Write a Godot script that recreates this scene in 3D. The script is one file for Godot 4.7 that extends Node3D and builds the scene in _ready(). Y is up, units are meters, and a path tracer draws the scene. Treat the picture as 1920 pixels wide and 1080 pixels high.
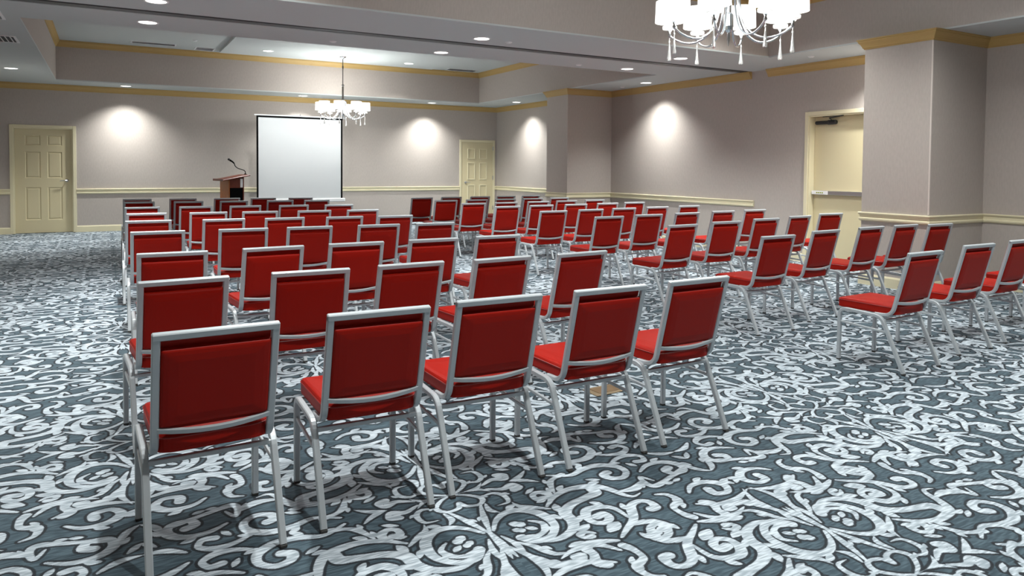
extends Node3D

# ------------------------------------------------------------------ room measures (metres)
const XL := -2.0
const XR := 9.862
const ZB := -18.417
const ZF := 2.6
const HC := 3.1975
const HT := 4.0
const T1 := [-0.854, 8.755, -17.362, -10.203]
const T2 := [-0.854, 8.822, -7.71, 1.5]
const PIL_A := [8.684, -13.82, -12.987]
const PIL_B := [8.678, -6.01, -5.118]
const TRACK := [-9.22, -8.97]

const SEATS_LEFT := [
	[[0.36, -2.85, 1.7], [1.0, -2.89, -1.2], [1.59, -2.92, -0.8], [2.22, -2.91, -0.1], [2.84, -2.93, 1.4]],
	[[0.36, -4.15, 3.7], [1.03, -4.17, -1.2], [1.66, -4.21, 3.2], [2.31, -4.21, 4.0], [2.97, -4.23, 4.0]],
	[[0.4, -5.45, -0.5], [1.08, -5.49, 4.0], [1.72, -5.53, 1.2], [2.39, -5.56, 0.5], [3.02, -5.6, 1.3]],
	[[0.41, -7.22, -0.8], [1.14, -7.2, -1.2], [1.76, -7.18, -0.3], [2.46, -7.15, -1.0], [3.08, -7.13, -1.3]],
	[[0.4, -8.64, -0.3], [1.15, -8.57, 1.3], [1.8, -8.51, 0.9], [2.48, -8.44, 0.8], [3.09, -8.38, -0.8]],
	[[0.44, -9.94, 0.1], [1.14, -9.87, -0.7], [1.76, -9.81, -1.0], [2.45, -9.75, -1.2], [3.1, -9.69, -0.9]],
	[[0.45, -11.4, 1.3], [1.14, -11.33, 1.0], [1.81, -11.26, 0.9], [2.5, -11.19, 0.9], [3.17, -11.11, -0.9]],
	[[0.47, -13.01, -0.6], [1.19, -12.92, 0.4], [1.88, -12.84, 0.7], [2.62, -12.76, 1.1], [3.23, -12.69, 1.1]],
	[[0.48, -14.09, -1.2], [1.2, -14.01, 0.3], [1.92, -13.92, 0.5], [2.54, -13.85, 0.0], [3.2, -13.77, -1.0]],
]
const SEATS_RIGHT := [
	[[5.3, -3.14, 1.9], [6.25, -3.26, 0.0], [7.04, -3.31, 1.4], [7.86, -3.36, 1.0], [8.66, -3.4, 2.0]],
	[[5.33, -4.51, 0.7], [6.24, -4.7, 4.0], [7.08, -4.78, 2.9], [7.72, -4.8, 2.0], [8.24, -4.72, -1.2]],
	[[5.4, -5.83, 4.0], [6.21, -5.99, -1.3], [7.05, -6.15, -0.1], [7.86, -6.31, 4.0], [8.74, -6.51, -3.9]],
	[[5.46, -7.21, -0.1], [6.18, -7.31, -1.2], [6.93, -7.4, 1.3], [7.71, -7.5, 1.1], [8.43, -7.57, 0.1]],
	[[5.44, -8.46, -0.6], [6.15, -8.56, 1.2], [6.82, -8.64, 0.2], [7.54, -8.72, 1.1], [8.28, -8.8, 1.0]],
	[[5.41, -9.72, 0.0], [6.09, -9.83, -0.3], [6.8, -9.89, 0.3], [7.51, -9.97, -0.2], [8.18, -10.07, -1.0]],
	[[5.34, -10.76, -0.6], [6.0, -10.84, 0.9], [6.7, -10.92, -1.4], [7.36, -11.01, -1.4], [8.05, -11.09, 0.4]],
	[[5.34, -11.88, -0.7], [5.99, -11.94, 0.1], [6.64, -12.02, -0.1], [7.28, -12.07, -0.5], [7.94, -12.14, 1.5]],
	[[5.34, -13.01, -0.9], [6.0, -13.09, -0.3], [6.67, -13.15, -0.9], [7.33, -13.25, 0.4], [7.98, -13.32, -0.7]],
]

# carpet scrollwork: [half width, points...] in metres inside one mirrored quarter of the repeat
const STROKES := [
	[0.025, 0.022, 0.375, 0.071, 0.306, 0.137, 0.266, 0.207, 0.274, 0.267, 0.345, 0.269, 0.454, 0.205, 0.528, 0.138, 0.529, 0.096, 0.48],
	[0.018, 0.191, 0.374, 0.231, 0.417, 0.213, 0.471, 0.164, 0.498, 0.121, 0.49],
	[0.03, 0.152, 0.544, 0.221, 0.56, 0.307, 0.53, 0.353, 0.467, 0.366, 0.39, 0.432, 0.338, 0.525, 0.314, 0.595, 0.295, 0.607, 0.252],
	[-0.024, 0.329, 0.3, 0.403, 0.239, 0.488, 0.207, 0.569, 0.212, 0.637, 0.238, 0.677, 0.3, 0.7, 0.371, 0.73, 0.406, 0.779, 0.394],
	[0.021, 0.329, 0.3, 0.384, 0.247, 0.396, 0.193, 0.36, 0.164, 0.326, 0.182, 0.328, 0.223, 0.359, 0.224],
	[-0.017, 0.329, 0.327, 0.278, 0.285, 0.225, 0.244, 0.211, 0.194],
	[0.018, 0.429, 0.205, 0.464, 0.114, 0.502, 0.077, 0.569, 0.055],
	[0.024, 0.585, 0.551, 0.581, 0.463, 0.541, 0.42, 0.47, 0.412, 0.429, 0.458, 0.427, 0.515, 0.468, 0.542, 0.508, 0.518, 0.507, 0.478, 0.467, 0.484],
	[0.024, 0.54, 0.609, 0.597, 0.615, 0.656, 0.631, 0.668, 0.686, 0.641, 0.742, 0.582, 0.759, 0.571, 0.72, 0.607, 0.709],
	[0.027, 0.427, 0.686, 0.37, 0.663, 0.307, 0.653, 0.275, 0.676, 0.278, 0.722, 0.255, 0.774, 0.28, 0.804],
	[0.018, 0.379, 0.593, 0.347, 0.567, 0.316, 0.576, 0.322, 0.603, 0.352, 0.608],
	[-0.017, 0.06, 0.502, 0.1, 0.552, 0.129, 0.618, 0.154, 0.652, 0.206, 0.666],
	[0.021, 0.024, 0.539, 0.051, 0.609, 0.083, 0.667, 0.103, 0.718, 0.166, 0.726, 0.212, 0.737, 0.232, 0.708, 0.203, 0.706],
	[-0.02, -0.034, 0.536, -0.082, 0.591, -0.116, 0.674],
	[0.02, 0.921, 0.32, 0.889, 0.26, 0.869, 0.333, 0.899, 0.37, 1.018, 0.33, 1.143, 0.287],
	[0.021, 0.829, 0.44, 0.876, 0.466, 0.883, 0.536, 0.819, 0.574, 0.815, 0.642, 0.832, 0.685],
	[0.024, 0.455, 0.672, 0.516, 0.628, 0.595, 0.573, 0.658, 0.478, 0.718, 0.456, 0.755, 0.481, 0.751, 0.534, 0.72, 0.54],
	[-0.019, 0.0, 0.36, 0.0, 0.47, 0.012, 0.6],
	[-0.015, 0.028, 0.43, 0.05, 0.51, 0.05, 0.6],
	[-0.018, 0.02, 0.52, 0.055, 0.62, 0.06, 0.72, 0.02, 0.82],
	[0.022, 0.11, 0.36, 0.145, 0.385],
	[0.017, 0.095, 0.41, 0.125, 0.43],
	[-0.016, 0.15, 0.42, 0.19, 0.45],
	[0.014, 0.0, 0.0, 0.06, 0.03, 0.11, 0.09, 0.08, 0.14, 0.02, 0.13, 0.0, 0.09],
	[-0.014, 0.11, 0.09, 0.17, 0.07, 0.21, 0.11, 0.2, 0.18, 0.14, 0.19],
	[-0.014, 0.0, 0.0, 0.07, -0.01, 0.14, 0.01, 0.18, 0.05],
	[-0.016, 0.08, 0.14, 0.05, 0.22, 0.02, 0.32, 0.0, 0.4],
	[-0.015, 0.1, 0.15, 0.09, 0.21, 0.12, 0.25],
	[0.02, 0.17, 0.02, 0.24, 0.055, 0.3, 0.035, 0.32, 0.075, 0.28, 0.09],
	[-0.014, 0.31, 0.15, 0.37, 0.115],
	[-0.016, 0.28, -0.02, 0.37, 0.02, 0.43, 0.07],
	[-0.015, 0.31, 0.25, 0.36, 0.24],
	[-0.03, 0.44, 0.61, 0.52, 0.565],
	[0.024, 0.5, 0.03, 0.6, 0.08, 0.7, 0.05, 0.79, 0.05, 0.86, 0.1, 0.87, 0.17, 0.82, 0.22, 0.76, 0.205, 0.745, 0.16, 0.78, 0.14],
	[0.02, 0.84, 0.08, 0.92, 0.03, 1.0, 0.02, 1.055, 0.06, 1.035, 0.11, 0.99, 0.105],
	[0.024, 0.93, 0.21, 1.01, 0.165, 1.1, 0.17, 1.155, 0.23, 1.135, 0.3, 1.065, 0.305, 1.05, 0.26, 1.085, 0.24],
	[-0.018, 1.1, 0.04, 1.17, 0.09, 1.25, 0.1],
	[-0.018, 1.16, 0.22, 1.2, 0.32, 1.25, 0.37],
	[-0.024, 0.7, 0.335, 0.79, 0.345, 0.88, 0.29],
	[-0.015, 0.93, 0.1, 0.96, 0.15],
	[-0.014, 0.64, 0.16, 0.7, 0.19],
	[0.024, 0.98, 0.5, 1.04, 0.45, 1.13, 0.45, 1.185, 0.51, 1.15, 0.575, 1.085, 0.565, 1.085, 0.515],
	[-0.019, 1.18, 0.5, 1.25, 0.47],
	[-0.02, 0.93, 0.6, 1.02, 0.65, 1.13, 0.65, 1.25, 0.6],
	[-0.015, 0.86, 0.53, 0.9, 0.505],
	[-0.014, 1.0, 0.375, 1.05, 0.36],
	[-0.016, 1.2, 0.14, 1.25, 0.2],
	[-0.02, 0.86, 0.66, 0.92, 0.74, 1.02, 0.75, 1.1, 0.72],
	[-0.017, 0.157, 0.253, 0.179, 0.23, 0.213, 0.217],
	[-0.017, 0.284, 0.375, 0.308, 0.394, 0.324, 0.427],
	[-0.013, 0.232, 0.454, 0.239, 0.475, 0.236, 0.501],
	[-0.021, 0.321, 0.534, 0.358, 0.537, 0.399, 0.52],
	[-0.021, 0.361, 0.376, 0.357, 0.34, 0.371, 0.298],
	[-0.017, 0.46, 0.204, 0.475, 0.178, 0.504, 0.158],
	[-0.017, 0.616, 0.215, 0.644, 0.204, 0.679, 0.207],
	[-0.015, 0.405, 0.196, 0.42, 0.175, 0.425, 0.144],
	[-0.013, 0.458, 0.111, 0.452, 0.089, 0.457, 0.063],
	[-0.017, 0.551, 0.414, 0.541, 0.386, 0.517, 0.361],
	[-0.017, 0.423, 0.449, 0.395, 0.459, 0.371, 0.485],
	[-0.017, 0.678, 0.674, 0.699, 0.696, 0.709, 0.73],
	[-0.019, 0.295, 0.645, 0.264, 0.631, 0.224, 0.632],
	[-0.012, 0.122, 0.584, 0.141, 0.592, 0.157, 0.612],
	[-0.015, 0.097, 0.682, 0.118, 0.697, 0.134, 0.723],
	[-0.014, 0.862, 0.318, 0.843, 0.333, 0.83, 0.36],
	[-0.014, 0.943, 0.367, 0.965, 0.377, 0.995, 0.376],
	[-0.015, 0.878, 0.552, 0.872, 0.577, 0.853, 0.601],
	[-0.017, 0.569, 0.606, 0.598, 0.612, 0.632, 0.602],
	[-0.017, 0.632, 0.497, 0.626, 0.468, 0.634, 0.434],
	[-0.013, 0.067, 0.649, 0.085, 0.663, 0.096, 0.687],
	[-0.01, 0.11, 0.075, 0.127, 0.08, 0.142, 0.094],
	[-0.01, 0.21, 0.096, 0.227, 0.102, 0.242, 0.116],
	[-0.01, 0.085, -0.014, 0.1, -0.023, 0.12, -0.026],
	[-0.011, 0.035, 0.247, 0.017, 0.257, 0.004, 0.276],
	[-0.014, 0.263, 0.059, 0.286, 0.067, 0.315, 0.065],
	[-0.017, 0.677, 0.046, 0.691, 0.02, 0.719, -0.002],
	[-0.017, 0.843, 0.069, 0.873, 0.066, 0.906, 0.079],
	[-0.014, 0.978, 0.01, 0.995, -0.007, 1.023, -0.017],
	[-0.017, 1.057, 0.151, 1.08, 0.132, 1.114, 0.123],
	[-0.017, 1.164, 0.228, 1.19, 0.243, 1.209, 0.273],
	[-0.017, 1.085, 0.434, 1.107, 0.413, 1.14, 0.402],
	[-0.017, 1.189, 0.492, 1.217, 0.502, 1.242, 0.527],
	[-0.014, 1.062, 0.664, 1.079, 0.682, 1.106, 0.692],
	[-0.014, 0.946, 0.757, 0.961, 0.777, 0.987, 0.791],
]


var M := {}
var used := {}
var rng := RandomNumberGenerator.new()


func _ready() -> void:
	rng.seed = 7
	setup_camera()
	setup_environment()
	materials()
	build_floor()
	build_walls()
	build_ceiling()
	build_trims()
	build_doors()
	build_chandeliers()
	build_downlights()
	build_ceiling_fittings()
	build_chairs()
	build_screen()
	build_lectern()
	build_floor_box()


func setup_camera() -> void:
	var yaw := -0.51343
	var pitch := -0.03411
	var roll := 0.00800
	var f := 1352.70
	var cy := 359.49
	var r := Vector3(cos(yaw), 0, -sin(yaw))
	var f0 := Vector3(-sin(yaw), 0, -cos(yaw))
	var fw := f0 * cos(pitch) + Vector3.UP * sin(pitch)
	var u := Vector3.UP * cos(pitch) - f0 * sin(pitch)
	var r2 := r * cos(roll) + u * sin(roll)
	var u2 := u * cos(roll) - r * sin(roll)
	var cam := Camera3D.new()
	cam.name = "camera"
	add_child(cam)
	cam.transform = Transform3D(Basis(r2, u2, -fw), Vector3(0, 1.5, 0))
	cam.projection = Camera3D.PROJECTION_FRUSTUM
	cam.near = 0.05
	cam.far = 80.0
	cam.size = cam.near * 1080.0 / f
	cam.frustum_offset = Vector2(0, -cam.near * (540.0 - cy) / f)
	cam.current = true


func setup_environment() -> void:
	var env := Environment.new()
	env.background_mode = Environment.BG_COLOR
	env.background_color = Color(0.02, 0.02, 0.02)
	env.tonemap_mode = Environment.TONE_MAPPER_LINEAR
	env.tonemap_exposure = 1.06
	env.sdfgi_enabled = true
	env.ssao_enabled = true
	env.ssil_enabled = true
	var we := WorldEnvironment.new()
	we.name = "environment"
	we.environment = env
	add_child(we)


# lamp strengths, all in one place
const E_CHANDELIER := 0.33
const E_WALLSPOT := 9.0
const E_SPOT := 8.5
const E_TRAY := 9.0
const WARM := Color(0.99, 1.0, 0.99)


# ------------------------------------------------------------------ helpers
func numbered(called: String) -> String:
	if not used.has(called):
		used[called] = 0
		return called
	used[called] += 1
	return "%s_%03d" % [called, used[called]]


func tag(o: Node, label: String, category: String, group := "", kind := "") -> Node:
	o.set_meta("label", label)
	o.set_meta("category", category)
	if group:
		o.set_meta("group", group)
	if kind:
		o.set_meta("kind", kind)
	return o


func thing(called: String, label: String, category: String, at := Vector3.ZERO, turn := 0.0, group := "", kind := "") -> Node3D:
	var o := Node3D.new()
	o.name = numbered(called)
	add_child(o)
	o.position = at
	o.rotation.y = turn
	tag(o, label, category, group, kind)
	return o


func new_st() -> SurfaceTool:
	var st := SurfaceTool.new()
	st.begin(Mesh.PRIMITIVE_TRIANGLES)
	st.set_smooth_group(-1)
	return st


func part(called: String, st: SurfaceTool, m: Material, parent: Node3D) -> MeshInstance3D:
	st.generate_normals()
	var o := MeshInstance3D.new()
	o.mesh = st.commit()
	o.material_override = m
	o.name = called
	parent.add_child(o, true)
	return o


func part_mesh(called: String, mesh: Mesh, m: Material, parent: Node3D) -> MeshInstance3D:
	var o := MeshInstance3D.new()
	o.mesh = mesh
	o.material_override = m
	o.name = called
	parent.add_child(o, true)
	return o


func whole(called: String, st: SurfaceTool, m: Material, label: String, category: String, group := "", kind := "") -> MeshInstance3D:
	st.generate_normals()
	var o := MeshInstance3D.new()
	o.mesh = st.commit()
	o.material_override = m
	o.name = numbered(called)
	add_child(o)
	tag(o, label, category, group, kind)
	return o


func mat(c: Color, rough := 0.6, metal := 0.0) -> StandardMaterial3D:
	var m := StandardMaterial3D.new()
	m.albedo_color = c
	m.roughness = rough
	m.metallic = metal
	return m


func c8(r: int, g: int, b: int) -> Color:
	return Color(r / 255.0, g / 255.0, b / 255.0)


func tri(st: SurfaceTool, a: Vector3, b: Vector3, c: Vector3, out: Vector3) -> void:
	if (a - c).cross(a - b).dot(out) < 0.0:
		var t := b
		b = c
		c = t
	st.add_vertex(a)
	st.add_vertex(b)
	st.add_vertex(c)


func quad(st: SurfaceTool, a: Vector3, b: Vector3, c: Vector3, d: Vector3, out: Vector3) -> void:
	tri(st, a, b, c, out)
	tri(st, a, c, d, out)


# box with a chamfer ch on all edges, in the frame t
func box(st: SurfaceTool, centre: Vector3, size: Vector3, ch := 0.0, t := Transform3D.IDENTITY) -> void:
	var h := size * 0.5
	if ch <= 0.0:
		for ax in 3:
			for s in [-1.0, 1.0]:
				var n := Vector3.ZERO
				n[ax] = s
				var u := Vector3.ZERO
				u[(ax + 1) % 3] = 1.0
				var v := Vector3.ZERO
				v[(ax + 2) % 3] = 1.0
				var p := centre + n * h
				var hu := u * h
				var hv := v * h
				quad(st, t * (p - hu - hv), t * (p + hu - hv), t * (p + hu + hv), t * (p - hu + hv), t.basis * n)
		return
	ch = minf(ch, minf(h.x, minf(h.y, h.z)) * 0.9)
	var i := h - Vector3(ch, ch, ch)
	for ax in 3:
		var b := (ax + 1) % 3
		var c := (ax + 2) % 3
		for s in [-1.0, 1.0]:
			var q := []
			for k in [[-1, -1], [1, -1], [1, 1], [-1, 1]]:
				var p := Vector3.ZERO
				p[ax] = s * h[ax]
				p[b] = k[0] * i[b]
				p[c] = k[1] * i[c]
				q.append(t * (centre + p))
			var n := Vector3.ZERO
			n[ax] = s
			quad(st, q[0], q[1], q[2], q[3], t.basis * n)
		# edges along axis ax
		for sb in [-1.0, 1.0]:
			for sc in [-1.0, 1.0]:
				var q2 := []
				for k in [[-1, 0], [1, 0], [1, 1], [-1, 1]]:
					var p := Vector3.ZERO
					p[ax] = k[0] * i[ax]
					p[b] = sb * (h[b] if k[1] == 0 else i[b])
					p[c] = sc * (i[c] if k[1] == 0 else h[c])
					q2.append(t * (centre + p))
				var n := Vector3.ZERO
				n[b] = sb
				n[c] = sc
				quad(st, q2[0], q2[1], q2[2], q2[3], t.basis * n)
	for sx in [-1.0, 1.0]:
		for sy in [-1.0, 1.0]:
			for sz in [-1.0, 1.0]:
				tri(st, t * (centre + Vector3(sx * h.x, sy * i.y, sz * i.z)), t * (centre + Vector3(sx * i.x, sy * h.y, sz * i.z)), t * (centre + Vector3(sx * i.x, sy * i.y, sz * h.z)), t.basis * Vector3(sx, sy, sz))


func span(st: SurfaceTool, x0: float, x1: float, y0: float, y1: float, z0: float, z1: float, ch := 0.0) -> void:
	box(st, Vector3((x0 + x1) / 2, (y0 + y1) / 2, (z0 + z1) / 2), Vector3(absf(x1 - x0), absf(y1 - y0), absf(z1 - z0)), ch)


# square tube along a planar path; side is the constant cross direction, w along side, d across
func tube_flat(st: SurfaceTool, path: Array, side: Vector3, w: float, d: float, ch := 0.004) -> void:
	var prof := [Vector2(-w / 2 + ch, -d / 2), Vector2(w / 2 - ch, -d / 2), Vector2(w / 2, -d / 2 + ch), Vector2(w / 2, d / 2 - ch), Vector2(w / 2 - ch, d / 2), Vector2(-w / 2 + ch, d / 2), Vector2(-w / 2, d / 2 - ch), Vector2(-w / 2, -d / 2 + ch)]
	var rings := []
	for k in path.size():
		var a: Vector3 = path[maxi(k - 1, 0)]
		var b: Vector3 = path[mini(k + 1, path.size() - 1)]
		var tng := (b - a).normalized()
		var nrm := tng.cross(side).normalized()
		var ring := []
		for p in prof:
			ring.append(path[k] + side * p.x + nrm * p.y)
		rings.append(ring)
	join_rings(st, rings, path)


func join_rings(st: SurfaceTool, rings: Array, centres: Array, capped := true) -> void:
	var n: int = rings[0].size()
	for k in rings.size() - 1:
		for j in n:
			var j2 := (j + 1) % n
			var mid: Vector3 = (rings[k][j] + rings[k + 1][j2]) * 0.5 - (centres[k] + centres[k + 1]) * 0.5
			quad(st, rings[k][j], rings[k][j2], rings[k + 1][j2], rings[k + 1][j], mid)
	if capped:
		for e in [0, rings.size() - 1]:
			var o: Vector3 = centres[0] - centres[1] if e == 0 else centres[-1] - centres[-2]
			for j in range(1, n - 1):
				tri(st, rings[e][0], rings[e][j], rings[e][j + 1], o)


# round tube along any path, radius may vary
func tube_round(st: SurfaceTool, path: Array, radii: Array, n := 8) -> void:
	var up := Vector3(0.31, 0.2, 0.93)
	var rings := []
	for k in path.size():
		var a: Vector3 = path[maxi(k - 1, 0)]
		var b: Vector3 = path[mini(k + 1, path.size() - 1)]
		var tng := (b - a).normalized()
		var s := tng.cross(up).normalized()
		var v := s.cross(tng).normalized()
		var ring := []
		var r: float = radii[mini(k, radii.size() - 1)]
		for j in n:
			var an := TAU * j / n
			ring.append(path[k] + (s * cos(an) + v * sin(an)) * r)
		rings.append(ring)
	join_rings(st, rings, path)


# turned shape: profile of (radius, height)
func lathe(st: SurfaceTool, profile: Array, at := Vector3.ZERO, n := 16, t := Transform3D.IDENTITY) -> void:
	for k in profile.size() - 1:
		var p: Vector2 = profile[k]
		var q: Vector2 = profile[k + 1]
		var dir := q - p
		for j in n:
			var a0 := TAU * j / n
			var a1 := TAU * (j + 1) / n
			var am := (a0 + a1) / 2
			var out := Vector3(cos(am) * dir.y, -dir.x, sin(am) * dir.y)
			var v0 := t * (at + Vector3(cos(a0) * p.x, p.y, sin(a0) * p.x))
			var v1 := t * (at + Vector3(cos(a1) * p.x, p.y, sin(a1) * p.x))
			var v2 := t * (at + Vector3(cos(a1) * q.x, q.y, sin(a1) * q.x))
			var v3 := t * (at + Vector3(cos(a0) * q.x, q.y, sin(a0) * q.x))
			if p.x > 0.00001:
				tri(st, v0, v1, v2, t.basis * out)
			if q.x > 0.00001:
				tri(st, v0, v2, v3, t.basis * out)


func bezier(a: Vector3, b: Vector3, c: Vector3, n := 6) -> Array:
	var out := []
	for k in n + 1:
		var t := float(k) / n
		out.append(a * (1 - t) * (1 - t) + b * 2 * t * (1 - t) + c * t * t)
	return out


func catmull(pts: Array, per := 8) -> Array:
	var out := []
	for k in pts.size() - 1:
		var p0 = pts[maxi(k - 1, 0)]
		var p1 = pts[k]
		var p2 = pts[k + 1]
		var p3 = pts[mini(k + 2, pts.size() - 1)]
		for s in per:
			var t := float(s) / per
			out.append(p1.cubic_interpolate(p2, p0, p3, t))
	out.append(pts[-1])
	return out


# cushion: outline in the local xz plane, layers of (inset, height), closed above and below
func cushion(st: SurfaceTool, outline: Array, layers: Array, t := Transform3D.IDENTITY) -> void:
	var c := Vector2.ZERO
	for p in outline:
		c += p
	c /= outline.size()
	var half := 0.0
	for p in outline:
		half = maxf(half, absf(p.x - c.x))
	var rings := []
	var centres := []
	for l in layers:
		var ring := []
		for p in outline:
			var v: Vector2 = p - c
			var q: Vector2 = c + v - v.normalized() * l[0]
			ring.append(t * Vector3(q.x, l[1], q.y))
		rings.append(ring)
		centres.append(t * Vector3(c.x, l[1], c.y))
	var n: int = outline.size()
	for k in rings.size() - 1:
		for j in n:
			var j2 := (j + 1) % n
			var lift: float = layers[k + 1][1] - layers[k][1]
			var shrink: float = layers[k + 1][0] - layers[k][0]
			var mid: Vector2 = (outline[j] + outline[j2]) * 0.5 - c
			var out := t.basis * (Vector3(mid.x, 0, mid.y).normalized() * lift + Vector3.UP * shrink)
			quad(st, rings[k][j], rings[k][j2], rings[k + 1][j2], rings[k + 1][j], out)
	for j in n:
		var j2 := (j + 1) % n
		tri(st, centres[0], rings[0][j], rings[0][j2], t.basis * Vector3.DOWN)
		tri(st, centres[-1], rings[-1][j], rings[-1][j2], t.basis * Vector3.UP)


func rounded(corners: Array, r: float, per := 4) -> Array:
	var out := []
	var n := corners.size()
	for k in n:
		var p: Vector2 = corners[k]
		var a: Vector2 = (corners[(k - 1 + n) % n] - p).normalized()
		var b: Vector2 = (corners[(k + 1) % n] - p).normalized()
		for s in per + 1:
			var t := float(s) / per
			var p0 := p + a * r
			var p2 := p + b * r
			out.append(p0 * (1 - t) * (1 - t) + p * 2 * t * (1 - t) + p2 * t * t)
	return out


# moulding along a plan path (x, z); profile (out from the wall, height), room side to the right hand turn
func moulding(st: SurfaceTool, path: Array, profile: Array, closed := false) -> void:
	var n := path.size()
	var rings := []
	for k in n:
		var p: Vector2 = path[k]
		var has0 := closed or k > 0
		var has1 := closed or k < n - 1
		var d0: Vector2 = (p - path[(k - 1 + n) % n]).normalized() if has0 else Vector2.ZERO
		var d1: Vector2 = (path[(k + 1) % n] - p).normalized() if has1 else Vector2.ZERO
		if not has0:
			d0 = d1
		if not has1:
			d1 = d0
		var n0 := Vector2(-d0.y, d0.x)
		var n1 := Vector2(-d1.y, d1.x)
		var m := (n0 + n1) / (1.0 + n0.dot(n1))
		var ring := []
		for q in profile:
			var w: Vector2 = p + m * q.x
			ring.append(Vector3(w.x, q.y, w.y))
		rings.append(ring)
	var pc := Vector2.ZERO
	for q in profile:
		pc += q
	pc /= profile.size()
	var last := n if closed else n - 1
	for k in last:
		var k2 := (k + 1) % n
		var d: Vector2 = (path[k2] - path[k]).normalized()
		var nn := Vector2(-d.y, d.x)
		for j in profile.size():
			var j2 := (j + 1) % profile.size()
			var e: Vector2 = profile[j2] - profile[j]
			var o2 := Vector2(e.y, -e.x)
			if o2.dot((profile[j] + profile[j2]) * 0.5 - pc) < 0:
				o2 = -o2
			quad(st, rings[k][j], rings[k][j2], rings[k2][j2], rings[k2][j], Vector3(nn.x * o2.x, o2.y, nn.y * o2.x))
	if not closed:
		for e in [0, n - 1]:
			var d: Vector2 = (path[1] - path[0]) if e == 0 else (path[n - 2] - path[n - 1])
			for j in range(1, profile.size() - 1):
				tri(st, rings[e][0], rings[e][j], rings[e][j + 1], -Vector3(d.x, 0, d.y))


# ------------------------------------------------------------------ materials
func noise_tex(freq: float, w: int, h: int, lo: Color, hi: Color, sd := 1, octaves := 3) -> NoiseTexture2D:
	var n := FastNoiseLite.new()
	n.seed = sd
	n.frequency = freq
	n.fractal_octaves = octaves
	var t := NoiseTexture2D.new()
	t.width = w
	t.height = h
	t.seamless = true
	t.noise = n
	var g := Gradient.new()
	g.set_color(0, lo)
	g.set_color(1, hi)
	t.color_ramp = g
	return t


# streaky grain: one noise value per column, drawn out along the rows
func streak_image(w: int, h: int, lo: Color, hi: Color, sd: int, stretch: float, scale: float) -> ImageTexture:
	var n := FastNoiseLite.new()
	n.seed = sd
	n.frequency = 1.0
	n.fractal_octaves = 3
	var im := Image.create(w, h, false, Image.FORMAT_RGB8)
	for y in h:
		for x in w:
			var a := TAU * x / w
			var v := n.get_noise_3d(cos(a) * scale * 3.0, sin(a) * scale * 3.0, y * stretch)
			im.set_pixel(x, y, lo.lerp(hi, clampf(v * 0.9 + 0.5, 0, 1)))
	return ImageTexture.create_from_image(im)


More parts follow.
